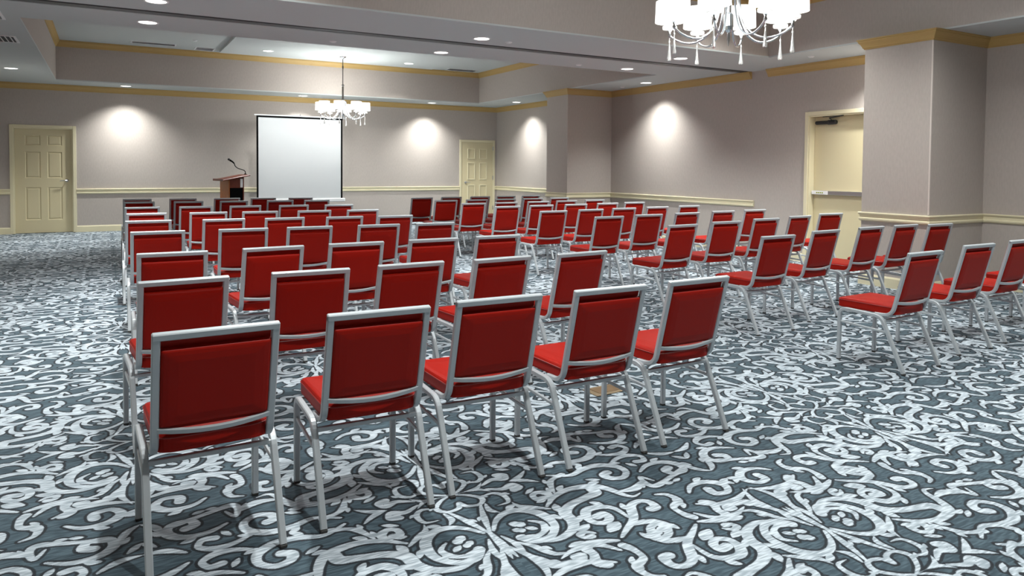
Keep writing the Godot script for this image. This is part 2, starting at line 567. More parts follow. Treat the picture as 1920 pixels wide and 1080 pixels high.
func materials() -> void:
	var wall := mat(Color.WHITE, 0.85)
	wall.albedo_texture = noise_tex(0.08, 256, 256, c8(176, 167, 160), c8(184, 175, 168), 11, 4)
	wall.uv1_triplanar = true
	wall.uv1_world_triplanar = true
	wall.uv1_scale = Vector3(1.6, 0.5, 1.6)
	M.wall = wall
	var ceil_m := mat(Color.WHITE, 0.9)
	ceil_m.albedo_texture = noise_tex(0.3, 256, 256, c8(190, 196, 196), c8(198, 204, 204), 5, 2)
	ceil_m.uv1_triplanar = true
	ceil_m.uv1_world_triplanar = true
	ceil_m.uv1_scale = Vector3(1.3, 1.3, 1.3)
	M.ceiling = ceil_m
	M.crown = mat(c8(182, 152, 94), 0.5)
	M.cream = mat(c8(225, 216, 184), 0.5)
	M.door = mat(c8(211, 199, 163), 0.5)
	M.track = mat(c8(86, 87, 89), 0.5)
	M.slot = mat(c8(40, 40, 42), 0.7)
	M.metal = mat(c8(188, 194, 198), 0.38, 0.2)
	M.chrome = mat(c8(225, 228, 232), 0.12, 1.0)
	M.dark_metal = mat(c8(70, 70, 72), 0.3, 0.9)
	M.steel = mat(c8(190, 190, 192), 0.3, 0.9)
	M.glide = mat(c8(60, 58, 55), 0.6)
	var vinyl := mat(c8(158, 23, 10), 0.46)
	vinyl.metallic_specular = 0.28
	vinyl.normal_enabled = true
	var nn := FastNoiseLite.new()
	nn.seed = 21
	nn.frequency = 0.12
	var nt := NoiseTexture2D.new()
	nt.width = 256
	nt.height = 256
	nt.seamless = true
	nt.as_normal_map = true
	nt.bump_strength = 1.2
	nt.noise = nn
	vinyl.normal_texture = nt
	vinyl.normal_scale = 0.12
	vinyl.uv1_triplanar = true
	vinyl.uv1_scale = Vector3(6, 6, 6)
	M.vinyl = vinyl
	M.piping = mat(c8(146, 18, 9), 0.45)
	M.white = mat(c8(232, 233, 234), 0.6)
	M.screen = mat(c8(203, 206, 208), 0.9)
	M.black = mat(c8(8, 8, 9), 0.85)
	M.black.metallic_specular = 0.2
	var lens := mat(c8(255, 255, 255), 0.5)
	lens.emission_enabled = true
	lens.emission = Color(1.0, 0.98, 0.95)
	lens.emission_energy_multiplier = 4.0
	lens.resource_name = "lamp_lens"
	M.lens = lens
	var shade := mat(c8(250, 248, 244), 0.8)
	shade.emission_enabled = true
	shade.emission = Color(1.0, 0.985, 0.965)
	shade.emission_energy_multiplier = 1.15
	shade.resource_name = "lamp_shade"
	M.shade = shade
	var glass := mat(Color(1, 1, 1, 0.28), 0.02)
	glass.transparency = BaseMaterial3D.TRANSPARENCY_ALPHA
	glass.refraction_enabled = true
	glass.refraction_scale = 0.05
	M.glass = glass
	var w1 := mat(Color.WHITE, 0.4)
	w1.albedo_texture = streak_image(128, 256, c8(132, 66, 18), c8(178, 104, 40), 3, 0.02, 2.5)
	w1.uv1_triplanar = true
	w1.uv1_scale = Vector3(2.2, 1.1, 2.2)
	M.oak = w1
	var w2 := mat(Color.WHITE, 0.35)
	w2.albedo_texture = streak_image(128, 256, c8(78, 26, 12), c8(118, 46, 20), 9, 0.02, 2.5)
	w2.uv1_triplanar = true
	w2.uv1_scale = Vector3(2.2, 1.1, 2.2)
	M.mahogany = w2
	M.brass = mat(c8(140, 122, 96), 0.5, 0.3)


# ------------------------------------------------------------------ floor
func carpet_texture() -> ImageTexture:
	var n := 1024
	var sx := 1.25 / n
	var sz := 1.41 / n
	var field := PackedFloat32Array()
	field.resize(n * n)
	field.fill(-1.0)
	for s in STROKES:
		var hw: float = s[0]
		var pts := []
		for k in range(1, s.size(), 2):
			pts.append(Vector2(s[k], s[k + 1]))
		var line := catmull(pts, 10) if pts.size() > 2 else [pts[0], pts[0].lerp(pts[1], 0.33), pts[0].lerp(pts[1], 0.67), pts[1]]
		# even steps
		var even := []
		for k in line.size() - 1:
			var seg: float = line[k].distance_to(line[k + 1])
			var m := maxi(1, int(ceil(seg / 0.005)))
			for j in m:
				even.append(line[k].lerp(line[k + 1], float(j) / m))
		even.append(line[-1])
		var cnt := even.size()
		for k in cnt:
			var t := float(k) / maxf(1.0, cnt - 1)
			# thin stem, full middle, then a round curl or (negative width) a pointed leaf
			var w := absf(hw) * (0.30 + 0.70 * pow(clampf(t / 0.45, 0, 1), 0.8))
			if hw < 0.0:
				w *= 1.0 - pow(clampf((t - 0.5) / 0.5, 0, 1), 1.6) * 0.88
			else:
				w *= 1.0 - 0.28 * sin(PI * clampf((t - 0.5) / 0.42, 0, 1))
			var q: Vector2 = even[k]
			for turn in 2:
				var p := q if turn == 0 else Vector2(1.25 - q.x, 1.41 - q.y)
				var rad := w + 0.016
				var x0 := maxi(0, int((p.x - rad) / sx))
				var x1 := mini(n - 1, int((p.x + rad) / sx))
				var y0 := maxi(0, int((p.y - rad) / sz))
				var y1 := mini(n - 1, int((p.y + rad) / sz))
				for y in range(y0, y1 + 1):
					var dz := y * sz - p.y
					var row := y * n
					for x in range(x0, x1 + 1):
						var dx := x * sx - p.x
						var v := w - sqrt(dx * dx + dz * dz)
						if v > field[row + x]:
							field[row + x] = v
	var ns := FastNoiseLite.new()
	ns.seed = 3
	ns.frequency = 1.0
	ns.fractal_octaves = 1
	var data := PackedByteArray()
	var full := n * 2
	data.resize(full * full * 3)
	# yarn rows: one tone for each row, broken along it
	var rows := PackedFloat32Array()
	rows.resize(full)
	var rg := RandomNumberGenerator.new()
	rg.seed = 5
	var prev := 0.5
	for y in full:
		if y % 5 == 0:
			prev = rg.randf()
		rows[y] = prev
	var base_a := Vector3(47, 65, 75)
	var base_b := Vector3(77, 96, 106)
	var edge := Vector3(18, 25, 32)
	var lt_a := Vector3(146, 158, 167)
	var lt_b := Vector3(201, 211, 218)
	for y in full:
		var fy := y if y < n else full - 1 - y
		for x in full:
			var fx := x if x < n else full - 1 - x
			var g := ns.get_noise_2d(x * 0.55, y * 0.55)
			var f := field[fy * n + fx] + g * 0.0028
			var str1 := ns.get_noise_2d(x * 0.016, floorf(y / 5.0) * 7.3)
			var tone := clampf(0.5 + 0.75 * str1 + (rows[y] - 0.5) * 0.45 + g * 0.22, 0.0, 1.0)
			var c: Vector3
			if f > 0.0:
				c = lt_a.lerp(lt_b, tone)
			elif f > -0.012:
				c = edge.lerp(base_a, tone * 0.35)
			else:
				c = base_a.lerp(base_b, tone)
			var o := (y * full + x) * 3
			data[o] = int(c.x)
			data[o + 1] = int(c.y)
			data[o + 2] = int(c.z)
	return ImageTexture.create_from_image(Image.create_from_data(full, full, false, Image.FORMAT_RGB8, data))


func build_floor() -> void:
	var m := mat(Color.WHITE, 0.95)
	m.albedo_texture = carpet_texture()
	m.rim_enabled = true
	m.rim = 0.15
	var st := new_st()
	var x0 := XL - 0.2
	var x1 := XR + 0.2
	var z0 := ZB - 0.2
	var z1 := ZF + 0.2
	var uv := func(x: float, z: float) -> Vector2: return Vector2((x - 1.36) / 2.5, (z + 2.96) / 2.82)
	var pts := [Vector2(x0, z0), Vector2(x1, z0), Vector2(x1, z1), Vector2(x0, z1)]
	for k in [0, 1, 2, 0, 2, 3]:
		var p: Vector2 = pts[k]
		st.set_uv(uv.call(p.x, p.y))
		st.add_vertex(Vector3(p.x, 0, p.y))
	span(st, x0, x1, -0.15, -0.001, z0, z1)
	whole("floor", st, m, "dark slate carpet with pale scrolling damask pattern across the whole room", "floor", "", "structure")


# ------------------------------------------------------------------ walls
func build_walls() -> void:
	var t := 0.2
	var top := HT + 0.2
	var st := new_st()
	span(st, XL - t, -1.69, -0.15, top, ZB - t, ZB)
	span(st, -1.69, -0.61, 2.255, top, ZB - t, ZB)
	span(st, -0.61, 8.74, -0.15, top, ZB - t, ZB)
	span(st, 8.74, 9.74, 2.2, top, ZB - t, ZB)
	span(st, 9.74, XR + t, -0.15, top, ZB - t, ZB)
	whole("wall_back", st, M.wall, "taupe wall behind the projection screen with two panelled doors", "wall", "", "structure")
	st = new_st()
	span(st, XR, XR + t, -0.15, top, ZB, -7.79)
	span(st, XR, XR + t, 2.36, top, -7.79, -6.74)
	span(st, XR, XR + t, -0.15, top, -6.74, ZF + t)
	whole("wall_right", st, M.wall, "taupe side wall with the push bar exit door", "wall", "", "structure")
	st = new_st()
	span(st, XL - t, XL, -0.15, top, ZB, ZF + t)
	whole("wall_left", st, M.wall, "plain taupe wall beside the six panel door", "wall", "", "structure")
	st = new_st()
	span(st, XL, XR, -0.15, top, ZF, ZF + t)
	whole("wall_front", st, M.wall, "plain taupe wall facing the projection screen", "wall", "", "structure")
	var a := thing("wall_pilaster_far", "square taupe pilaster halfway between exit door and back corner", "pilaster", Vector3.ZERO, 0, "", "structure")
	st = new_st()
	span(st, PIL_A[0], XR + 0.01, 0.0, HC + 0.004, PIL_A[1], PIL_A[2])
	part("shaft", st, M.wall, a)
	var b := thing("wall_pilaster_near", "wide taupe pilaster hiding part of the exit door", "pilaster", Vector3.ZERO, 0, "", "structure")
	st = new_st()
	span(st, PIL_B[0], XR + 0.01, 0.0, HC + 0.004, PIL_B[1], PIL_B[2])
	part("shaft", st, M.wall, b)
	st = new_st()
	span(st, PIL_B[0] - 0.003, PIL_B[0] + 0.012, 0.96, HC - 0.13, PIL_B[2] - 0.012, PIL_B[2] + 0.003)
	part("corner_guard", st, mat(c8(214, 205, 198), 0.35), b)


# ------------------------------------------------------------------ ceiling
func build_ceiling() -> void:
	var c := thing("ceiling", "white lowered soffit ceiling with two recessed tray openings", "ceiling", Vector3.ZERO, 0, "", "structure")
	var s := 0.02
	var pieces := [
		[XL, T1[0], ZB, TRACK[0]], [XL, T2[0], TRACK[1], ZF],
		[T1[1], XR, ZB, TRACK[0]], [T2[1], XR, TRACK[1], ZF],
		[T1[0], T1[1], ZB, T1[2]], [T1[0], T1[1], T1[3], TRACK[0]],
		[T2[0], T2[1], TRACK[1], T2[2]], [T2[0], T2[1], T2[3], ZF]]
	for p in pieces:
		var st := new_st()
		span(st, p[0], p[1], HC, HC + s, p[2], p[3])
		part("soffit_panel", st, M.ceiling, c)
	for tr in [T1, T2]:
		var y0 := HC + s
		var w := 0.1
		for f in [[tr[0] - w, tr[0], tr[2] - w, tr[3] + w], [tr[1], tr[1] + w, tr[2] - w, tr[3] + w], [tr[0], tr[1], tr[2] - w, tr[2]], [tr[0], tr[1], tr[3], tr[3] + w]]:
			var st := new_st()
			span(st, f[0], f[1], y0, HT + 0.05, f[2], f[3])
			var fs := part("tray_fascia", st, M.wall, c)
			fs.set_meta("label", "taupe upright side of a ceiling tray")
	var lid := new_st()
	span(lid, XL - 0.2, XR + 0.2, HT, HT + 0.15, ZB - 0.2, ZF + 0.2)
	part("tray_top", lid, M.ceiling, c)
	var dp := new_st()
	span(dp, 2.2, 7.22, 3.945, HT - 0.001, -16.97, -10.35)
	part("dropped_panel", dp, M.ceiling, c)
	# sliding wall track across the beam
	var trk := thing("partition_track", "grey double channel partition track across the soffit between the trays", "track", Vector3.ZERO, 0, "", "structure")
	var st2 := new_st()
	span(st2, XL, XR, HC + 0.006, HC + 0.03, TRACK[0], -9.075)
	part("flange", st2, M.track, trk)
	st2 = new_st()
	span(st2, XL, XR, HC + 0.002, HC + 0.03, -9.0, TRACK[1])
	part("flange", st2, M.track, trk)
	st2 = new_st()
	span(st2, XL, XR, HC + 0.06, HC + 0.08, TRACK[0], TRACK[1])
	part("channel", st2, M.slot, trk)


func crown_profile(y: float) -> Array:
	return [Vector2(0, y - 0.128), Vector2(0.010, y - 0.128), Vector2(0.014, y - 0.116), Vector2(0.024, y - 0.110), Vector2(0.028, y - 0.094), Vector2(0.040, y - 0.070), Vector2(0.058, y - 0.046), Vector2(0.066, y - 0.034), Vector2(0.066, y - 0.022), Vector2(0.078, y - 0.016), Vector2(0.078, y - 0.001), Vector2(0, y - 0.001)]


func build_trims() -> void:
	var room_a := [Vector2(XL, ZF), Vector2(XL, ZB), Vector2(XR, ZB), Vector2(XR, PIL_A[1]), Vector2(PIL_A[0], PIL_A[1]), Vector2(PIL_A[0], PIL_A[2]), Vector2(XR, PIL_A[2]), Vector2(XR, -8.985)]
	var room_b := [Vector2(XR, -8.62), Vector2(XR, PIL_B[1]), Vector2(PIL_B[0], PIL_B[1]), Vector2(PIL_B[0], PIL_B[2]), Vector2(XR, PIL_B[2]), Vector2(XR, ZF), Vector2(XL, ZF)]
	var st := new_st()
	moulding(st, room_a, crown_profile(HC))
	whole("trim_1", st, M.crown, "gold painted crown moulding along the screen wall and far pilaster", "moulding", "", "structure")
	st = new_st()
	moulding(st, room_b, crown_profile(HC))
	whole("trim_2", st, M.crown, "gold painted crown moulding above the exit door and near pilaster", "moulding", "", "structure")
	var k := 3
	for tr in [T1, T2]:
		st = new_st()
		moulding(st, [Vector2(tr[0], tr[3]), Vector2(tr[0], tr[2]), Vector2(tr[1], tr[2]), Vector2(tr[1], tr[3])], crown_profile(HT), true)
		whole("trim_%d" % k, st, M.crown, "gold crown moulding inside the ceiling tray above the lectern" if k == 3 else "gold crown moulding inside the ceiling tray with the large chandelier", "moulding", "", "structure")
		k += 1
	var rail := [Vector2(0, 0.95), Vector2(0.026, 0.95), Vector2(0.034, 0.944), Vector2(0.034, 0.934), Vector2(0.024, 0.922), Vector2(0.016, 0.912), Vector2(0.014, 0.880), Vector2(0.026, 0.872), Vector2(0.026, 0.854), Vector2(0.012, 0.836), Vector2(0, 0.836)]
	var base := [Vector2(0, 0.14), Vector2(0.007, 0.14), Vector2(0.014, 0.124), Vector2(0.016, 0.118), Vector2(0.016, 0.0), Vector2(0, 0.0)]
	var runs := [
		[[Vector2(XL, ZF), Vector2(XL, ZB), Vector2(-1.75, ZB)], "left", "beside the six panel door's hinge side"],
		[[Vector2(-0.55, ZB), Vector2(8.68, ZB)], "back", "behind the lectern and screen"],
		[[Vector2(9.8, ZB), Vector2(XR, ZB), Vector2(XR, PIL_A[1]), Vector2(PIL_A[0], PIL_A[1]), Vector2(PIL_A[0], PIL_A[2]), Vector2(XR, PIL_A[2]), Vector2(XR, -8.88)], "right", "around the far pilaster"],
		[[Vector2(XR, -6.62), Vector2(XR, PIL_B[1]), Vector2(PIL_B[0], PIL_B[1]), Vector2(PIL_B[0], PIL_B[2]), Vector2(XR, PIL_B[2]), Vector2(XR, ZF), Vector2(XL, ZF)], "front", "around the near pilaster"]]
	for r in runs:
		st = new_st()
		moulding(st, r[0], rail)
		whole("trim_%d" % k, st, M.cream, "cream chair rail moulding " + r[2], "chair rail", "", "structure")
		k += 1
		st = new_st()
		moulding(st, r[0], base)
		whole("baseboard_" + r[1], st, M.cream, "cream baseboard " + r[2], "baseboard", "", "structure")
	st = new_st()
	moulding(st, [Vector2(XR, -8.88), Vector2(XR, -7.85)], base)
	whole("baseboard_side", st, M.cream, "short cream baseboard between chair rail end and exit door", "baseboard", "", "structure")


# ------------------------------------------------------------------ doors
func casing(st: SurfaceTool, w: float, h: float, cw: float, d: float) -> void:
	span(st, -w / 2 - cw, -w / 2, 0, h + cw, 0, d, 0.004)
	span(st, w / 2, w / 2 + cw, 0, h + cw, 0, d, 0.004)
	span(st, -w / 2, w / 2, h, h + cw, 0, d, 0.004)


func jamb(st: SurfaceTool, w: float, h: float, depth: float) -> void:
	span(st, -w / 2 - 0.005, -w / 2 + 0.02, 0, h + 0.005, -depth, 0.001)
	span(st, w / 2 - 0.02, w / 2 + 0.005, 0, h + 0.005, -depth, 0.001)
	span(st, -w / 2 + 0.02, w / 2 - 0.02, h - 0.02, h + 0.005, -depth, 0.001)


func lever(at: Vector3, dir: float, leaf: Node3D) -> void:
	var st := new_st()
	var t := Transform3D(Basis(Vector3.RIGHT, Vector3(0, 0, 1), Vector3(0, -1, 0)), at)
	lathe(st, [Vector2(0, 0), Vector2(0.034, 0), Vector2(0.034, 0.008), Vector2(0.026, 0.014), Vector2(0.013, 0.016), Vector2(0.012, 0.05), Vector2(0, 0.05)], Vector3.ZERO, 14, t)
	tube_round(st, [at + Vector3(0, 0, 0.045), at + Vector3(dir * 0.03, 0.004, 0.056), at + Vector3(dir * 0.09, 0.0, 0.056), at + Vector3(dir * 0.13, -0.012, 0.05)], [0.012, 0.011, 0.009, 0.007], 8)
	part("handle", st, M.steel, leaf).set_meta("label", "satin steel lever handle")


# six panels; each panel a field inside a sunk frame
func panel_door(called: String, label: String, at: Vector3, w: float, h: float, recess: float, panels: Array, applied: bool, knob_x: float) -> void:
	var d := thing(called, label, "door", at, 0, "", "structure")
	var st := new_st()
	casing(st, w, h, 0.062, 0.018)
	part("casing", st, M.cream, d)
	st = new_st()
	jamb(st, w, h, 0.2)
	part("jamb", st, M.cream, d)
	st = new_st()
	var z1 := -recess
	var z0 := z1 - 0.042
	if applied:
		span(st, -w / 2 + 0.006, w / 2 - 0.006, 0.008, h - 0.006, z0, z1, 0.003)
	else:
		# stiles and rails with real sinkings
		var xs := [-w / 2 + 0.022, panels[0][0], panels[0][2], panels[1][0], panels[1][2], w / 2 - 0.022]
		span(st, xs[0], xs[1], 0.008, h - 0.022, z0, z1)
		span(st, xs[2], xs[3], 0.008, h - 0.022, z0, z1)
		span(st, xs[4], xs[5], 0.008, h - 0.022, z0, z1)
		for c in 2:
			var col := [panels[c], panels[c + 2], panels[c + 4]]
			span(st, col[0][0], col[0][2], col[0][3], h - 0.022, z0, z1)
			span(st, col[0][0], col[0][2], col[1][3], col[0][1], z0, z1)
			span(st, col[0][0], col[0][2], col[2][3], col[1][1], z0, z1)
			span(st, col[0][0], col[0][2], 0.008, col[2][1], z0, z1)
	var leaf := part("leaf", st, M.door, d)
	for p in panels:
		st = new_st()
		if applied:
			for fr in [[p[0], p[2], p[3] - 0.026, p[3]], [p[0], p[2], p[1], p[1] + 0.026], [p[0], p[0] + 0.026, p[1] + 0.026, p[3] - 0.026], [p[2] - 0.026, p[2], p[1] + 0.026, p[3] - 0.026]]:
				span(st, fr[0], fr[1], fr[2], fr[3], z1 - 0.002, z1 + 0.018, 0.006)
			part("panel_moulding", st, M.cream, leaf)
		else:
			var a := Vector3(p[0], p[1], 0)
			var b := Vector3(p[2], p[3], 0)
			var out := [Vector3(a.x, a.y, z1), Vector3(b.x, a.y, z1), Vector3(b.x, b.y, z1), Vector3(a.x, b.y, z1)]
			var e := 0.016
			var low := [Vector3(a.x + e, a.y + e, z1 - 0.014), Vector3(b.x - e, a.y + e, z1 - 0.014), Vector3(b.x - e, b.y - e, z1 - 0.014), Vector3(a.x + e, b.y - e, z1 - 0.014)]
			var g := 0.040
			var hi := [Vector3(a.x + g, a.y + g, z1 - 0.003), Vector3(b.x - g, a.y + g, z1 - 0.003), Vector3(b.x - g, b.y - g, z1 - 0.003), Vector3(a.x + g, b.y - g, z1 - 0.003)]
			for k in 4:
				quad(st, out[k], out[(k + 1) % 4], low[(k + 1) % 4], low[k], Vector3.BACK)
				quad(st, low[k], low[(k + 1) % 4], hi[(k + 1) % 4], hi[k], Vector3.BACK)
			quad(st, hi[0], hi[1], hi[2], hi[3], Vector3.BACK)
			part("panel", st, M.door, leaf)
	lever(Vector3(knob_x, 1.06 if applied else 1.13, z1), 1.0 if knob_x < 0 else -1.0, leaf)
	if applied:
		for y in [0.33, 1.19, 2.03]:
			st = new_st()
			span(st, w / 2 - 0.012, w / 2 + 0.012, y - 0.055, y + 0.055, z1, z1 + 0.022, 0.003)
			part("hinge", st, M.steel, d)


func build_doors() -> void:
	var pa := []
	var cx := -1.15
	for r in [[1.885, 2.10], [1.185, 1.75], [0.285, 0.985]]:
		for c in [[-1.485, -1.205], [-1.085, -0.815]]:
			pa.append([c[0] - cx, r[0], c[1] - cx, r[1]])
	panel_door("door_1", "cream six panel door with sunk panels beside the plain side wall", Vector3(cx, 0, ZB), 1.08, 2.255, 0.06, pa, false, 0.42)
	var pb := []
	for r in [[1.72, 2.02], [0.99 + 0.14, 1.62], [0.24, 0.99]]:
		for c in [[-0.315, -0.075], [0.06, 0.30]]:
			pb.append([c[0], r[0], c[1], r[1]])
	panel_door("door_2", "cream panelled door in the corner with applied mouldings and three hinges", Vector3(9.24, 0, ZB), 1.0, 2.2, -0.004, pb, true, -0.37)
	# exit door in the side wall; local x runs along -z
	var d := thing("door_3", "plain cream exit door with closer and push bar beside near pilaster", "door", Vector3(XR, 0, -7.265), -PI / 2, "", "structure")
	var w := 1.05
	var h := 2.36
	var st := new_st()
	casing(st, w, h, 0.062, 0.02)
	part("casing", st, M.cream, d)
	st = new_st()
	jamb(st, w, h, 0.2)
	part("jamb", st, M.cream, d)
	st = new_st()
	span(st, -w / 2 + 0.022, w / 2 - 0.022, 0.008, h - 0.022, -0.165, -0.12, 0.003)
	var leaf := part("leaf", st, M.door, d)
	st = new_st()
	span(st, -w / 2 + 0.03, w / 2 - 0.03, 1.10, 1.165, -0.12, -0.06, 0.008)
	var bar := part("push_bar", st, M.steel, leaf)
	bar.set_meta("label", "brushed steel push bar")
	st = new_st()
	span(st, -w / 2 + 0.032, -w / 2 + 0.33, 1.104, 1.16, -0.062, -0.056, 0.002)
	part("end_cover", st, M.white, bar)
	st = new_st()
	for k in 4:
		var x := -w / 2 + 0.12 + k * 0.034
		span(st, x, x + 0.024, 1.122, 1.142, -0.056, -0.0552)
	part("printed_lettering", st, mat(c8(150, 160, 50), 0.6), bar)
	var cl := new_st()
	var t := Transform3D(Basis(Vector3(0, -1, 0), Vector3(1, 0, 0), Vector3(0, 0, 1)), Vector3(-w / 2 + 0.07, 2.245, -0.085))
	lathe(cl, [Vector2(0, 0), Vector2(0.026, 0), Vector2(0.03, 0.006), Vector2(0.03, 0.24), Vector2(0.036, 0.25), Vector2(0.036, 0.36), Vector2(0.03, 0.37), Vector2(0, 0.37)], Vector3.ZERO, 14, t)
	span(cl, -w / 2 + 0.29, -w / 2 + 0.41, 2.21, 2.28, -0.12, -0.06, 0.006)
	var closer := part("door_closer", cl, M.dark_metal, leaf)
	st = new_st()
	tube_round(st, [Vector3(-w / 2 + 0.36, 2.275, -0.08), Vector3(-w / 2 + 0.34, 2.31, -0.05), Vector3(-w / 2 + 0.62, 2.335, 0.0)], [0.010, 0.011, 0.009], 6)
	tube_round(st, [Vector3(-w / 2 + 0.62, 2.335, 0.0), Vector3(-w / 2 + 0.40, 2.338, -0.03), Vector3(-w / 2 + 0.22, 2.338, -0.05)], [0.009, 0.009, 0.009], 6)
	part("closer_arm", st, M.dark_metal, closer)


# ------------------------------------------------------------------ lamps
func lamp_spot(parent: Node3D, at: Vector3, energy: float, angle: float) -> void:
	var l := SpotLight3D.new()
	l.name = "beam"
	parent.add_child(l)
	l.position = at
	l.rotation.x = -PI / 2
	l.light_color = WARM
	l.light_energy = energy
	l.spot_angle = angle
	l.spot_angle_attenuation = 1.0
	l.spot_range = 30.0
	l.spot_attenuation = 2.0
	l.light_size = 0.06
	l.shadow_enabled = true


func build_downlights() -> void:
	var lights := [
		[0.41, HC, -17.88, 0, "in the back soffit between six panel door and lectern"],
		[4.22, HC, -17.9, 0, "in the back soffit above the projection screen"],
		[7.62, HC, -17.92, 0, "in the back soffit beside the corner door"],
		[9.36, HC, -16.4, 0, "in the side soffit between back corner and far pilaster"],
		[9.38, HC, -11.25, 0, "in the side soffit just past the far pilaster"],
		[9.42, HC, -6.32, 0, "in the side soffit over the exit door"],
		[-1.45, HC, -15.7, 0, "in the soffit in front of the six panel door"],
		[-1.45, HC, -6.0, 0, "in the soffit along the plain side wall"],
		[0.46, HC, -9.72, 1, "on the screen side of the partition track, by the air grilles"],
		[4.37, HC, -9.93, 1, "on the screen side of the partition track, midway"],
		[7.8, HC, -9.85, 1, "on the screen side of the partition track, near far pilaster"],
		[0.48, HC, -8.42, 1, "on the chandelier side of the partition track, by the grilles"],
		[4.36, HC, -8.58, 1, "on the chandelier side of the partition track, midway"],
		[7.75, HC, -8.48, 1, "on the chandelier side of the partition track, near exit door"],
		[3.06, 3.945, -16.1, 2, "in the dropped tray panel on the lectern side"],
		[6.32, 3.945, -16.25, 2, "in the dropped tray panel on the corner side"],
		[7.52, HT, -3.9, 2, "in the tray ceiling beside the near pilaster"],
		[1.3, HT, -3.9, 2, "in the tray ceiling by the plain side wall"],
		[1.3, HT, -1.7, 2, "in the large tray, plain side wall, end away from screen"],
		[4.4, HT, -1.7, 2, "in the large tray, midway, end away from screen"],
		[7.52, HT, -1.7, 2, "in the large tray, exit wall side, end away from screen"],
		[1.3, HT, -6.7, 2, "in the large tray by the partition track, plain wall side"],
		[7.52, HT, -6.7, 2, "in the large tray by the partition track, exit wall side"]]
	for a in lights:
		var o := thing("recessed_downlight", "round white recessed downlight " + a[4], "downlight", Vector3(a[0], a[1], a[2]), 0, "recessed ceiling downlights")
		var st := new_st()
		lathe(st, [Vector2(0.098, 0), Vector2(0.122, 0), Vector2(0.122, -0.004), Vector2(0.114, -0.009), Vector2(0.102, -0.007), Vector2(0.098, 0)], Vector3.ZERO, 24)
		part("trim_ring", st, M.white, o)
		st = new_st()
		lathe(st, [Vector2(0, -0.001), Vector2(0.1, -0.001), Vector2(0.098, -0.004), Vector2(0, -0.005)], Vector3.ZERO, 24)
		part("lamp_lens", st, M.lens, o)
		lamp_spot(o, Vector3(0, -0.02, 0), [E_WALLSPOT, E_SPOT, E_TRAY][a[3]], [60.0, 60.0, 66.0][a[3]])


func make_chandelier(at: Vector3, label: String, top: float, turn: float) -> void:
	# origin at the tips of the crystal drops
	var c := thing("chandelier", label, "chandelier", at, turn, "crystal drop chandeliers")
	var hang := top - at.y
	var st := new_st()
	lathe(st, [Vector2(0, hang), Vector2(0.075, hang), Vector2(0.07, hang - 0.015), Vector2(0.03, hang - 0.035), Vector2(0.012, hang - 0.05), Vector2(0, hang - 0.05)], Vector3.ZERO, 18)
	part("canopy", st, M.chrome, c)
	st = new_st()
	lathe(st, [Vector2(0.009, hang - 0.04), Vector2(0.009, hang - 0.2), Vector2(0.016, hang - 0.21), Vector2(0.016, hang - 0.26), Vector2(0.009, hang - 0.27), Vector2(0.009, 0.86)], Vector3.ZERO, 10)
	part("rod", st, M.dark_metal, c)
	st = new_st()
	lathe(st, [Vector2(0, 0.90), Vector2(0.032, 0.90), Vector2(0.032, 0.87), Vector2(0.022, 0.865), Vector2(0.022, 0.56), Vector2(0.03, 0.55), Vector2(0.03, 0.5), Vector2(0.018, 0.48), Vector2(0.018, 0.36), Vector2(0.036, 0.345), Vector2(0.04, 0.25), Vector2(0.03, 0.22), Vector2(0.014, 0.20), Vector2(0.012, 0.14), Vector2(0.004, 0.10), Vector2(0, 0.09)], Vector3.ZERO, 14)
	part("column", st, M.chrome, c)
	for k in 8:
		var an := TAU * k / 8.0
		var d := Vector3(sin(an), 0, cos(an))
		var pts := []
		for q in [[0.03, 0.50], [0.052, 0.535], [0.075, 0.50], [0.085, 0.42], [0.105, 0.31], [0.16, 0.205], [0.25, 0.145], [0.34, 0.14], [0.43, 0.17], [0.49, 0.215]]:
			pts.append(d * q[0] + Vector3(0, q[1], 0))
		st = new_st()
		st.set_smooth_group(0)
		tube_round(st, catmull(pts, 4), [0.0095], 7)
		lathe(st, [Vector2(0.004, 0.20), Vector2(0.016, 0.215), Vector2(0.009, 0.235), Vector2(0.02, 0.262), Vector2(0.012, 0.272), Vector2(0.012, 0.34), Vector2(0, 0.345)], d * 0.49, 10)
		var arm := part("arm", st, M.chrome, c)
		st = new_st()
		lathe(st, [Vector2(0.012, 0.268), Vector2(0.058, 0.268), Vector2(0.06, 0.274), Vector2(0.06, 0.292), Vector2(0.054, 0.294), Vector2(0.05, 0.278), Vector2(0.012, 0.278)], d * 0.49, 14)
		part("glass_pan", st, M.glass, arm)
		st = new_st()
		lathe(st, [Vector2(0, 0.2), Vector2(0.003, 0.195), Vector2(0.003, 0.175), Vector2(0.008, 0.168), Vector2(0.008, 0.158), Vector2(0.004, 0.15), Vector2(0.007, 0.12), Vector2(0.014, 0.045), Vector2(0.019, 0.016), Vector2(0.016, 0.006), Vector2(0, 0)], d * 0.49, 8)
		part("crystal_drop", st, M.glass, arm)
		st = new_st()
		st.set_smooth_group(0)
		lathe(st, [Vector2(0.122, 0.325), Vector2(0.116, 0.5), Vector2(0.112, 0.5), Vector2(0.118, 0.325), Vector2(0.122, 0.325)], d * 0.49, 24)
		part("lamp_shade", st, M.shade, c)
		var l := OmniLight3D.new()
		l.name = "bulb_light"
		c.add_child(l, true)
		l.position = d * 0.49 + Vector3(0, 0.415, 0)
		l.light_color = WARM
		l.light_energy = E_CHANDELIER
		l.light_size = 0.09
		l.omni_range = 30.0
		l.omni_attenuation = 2.0
		l.shadow_enabled = true


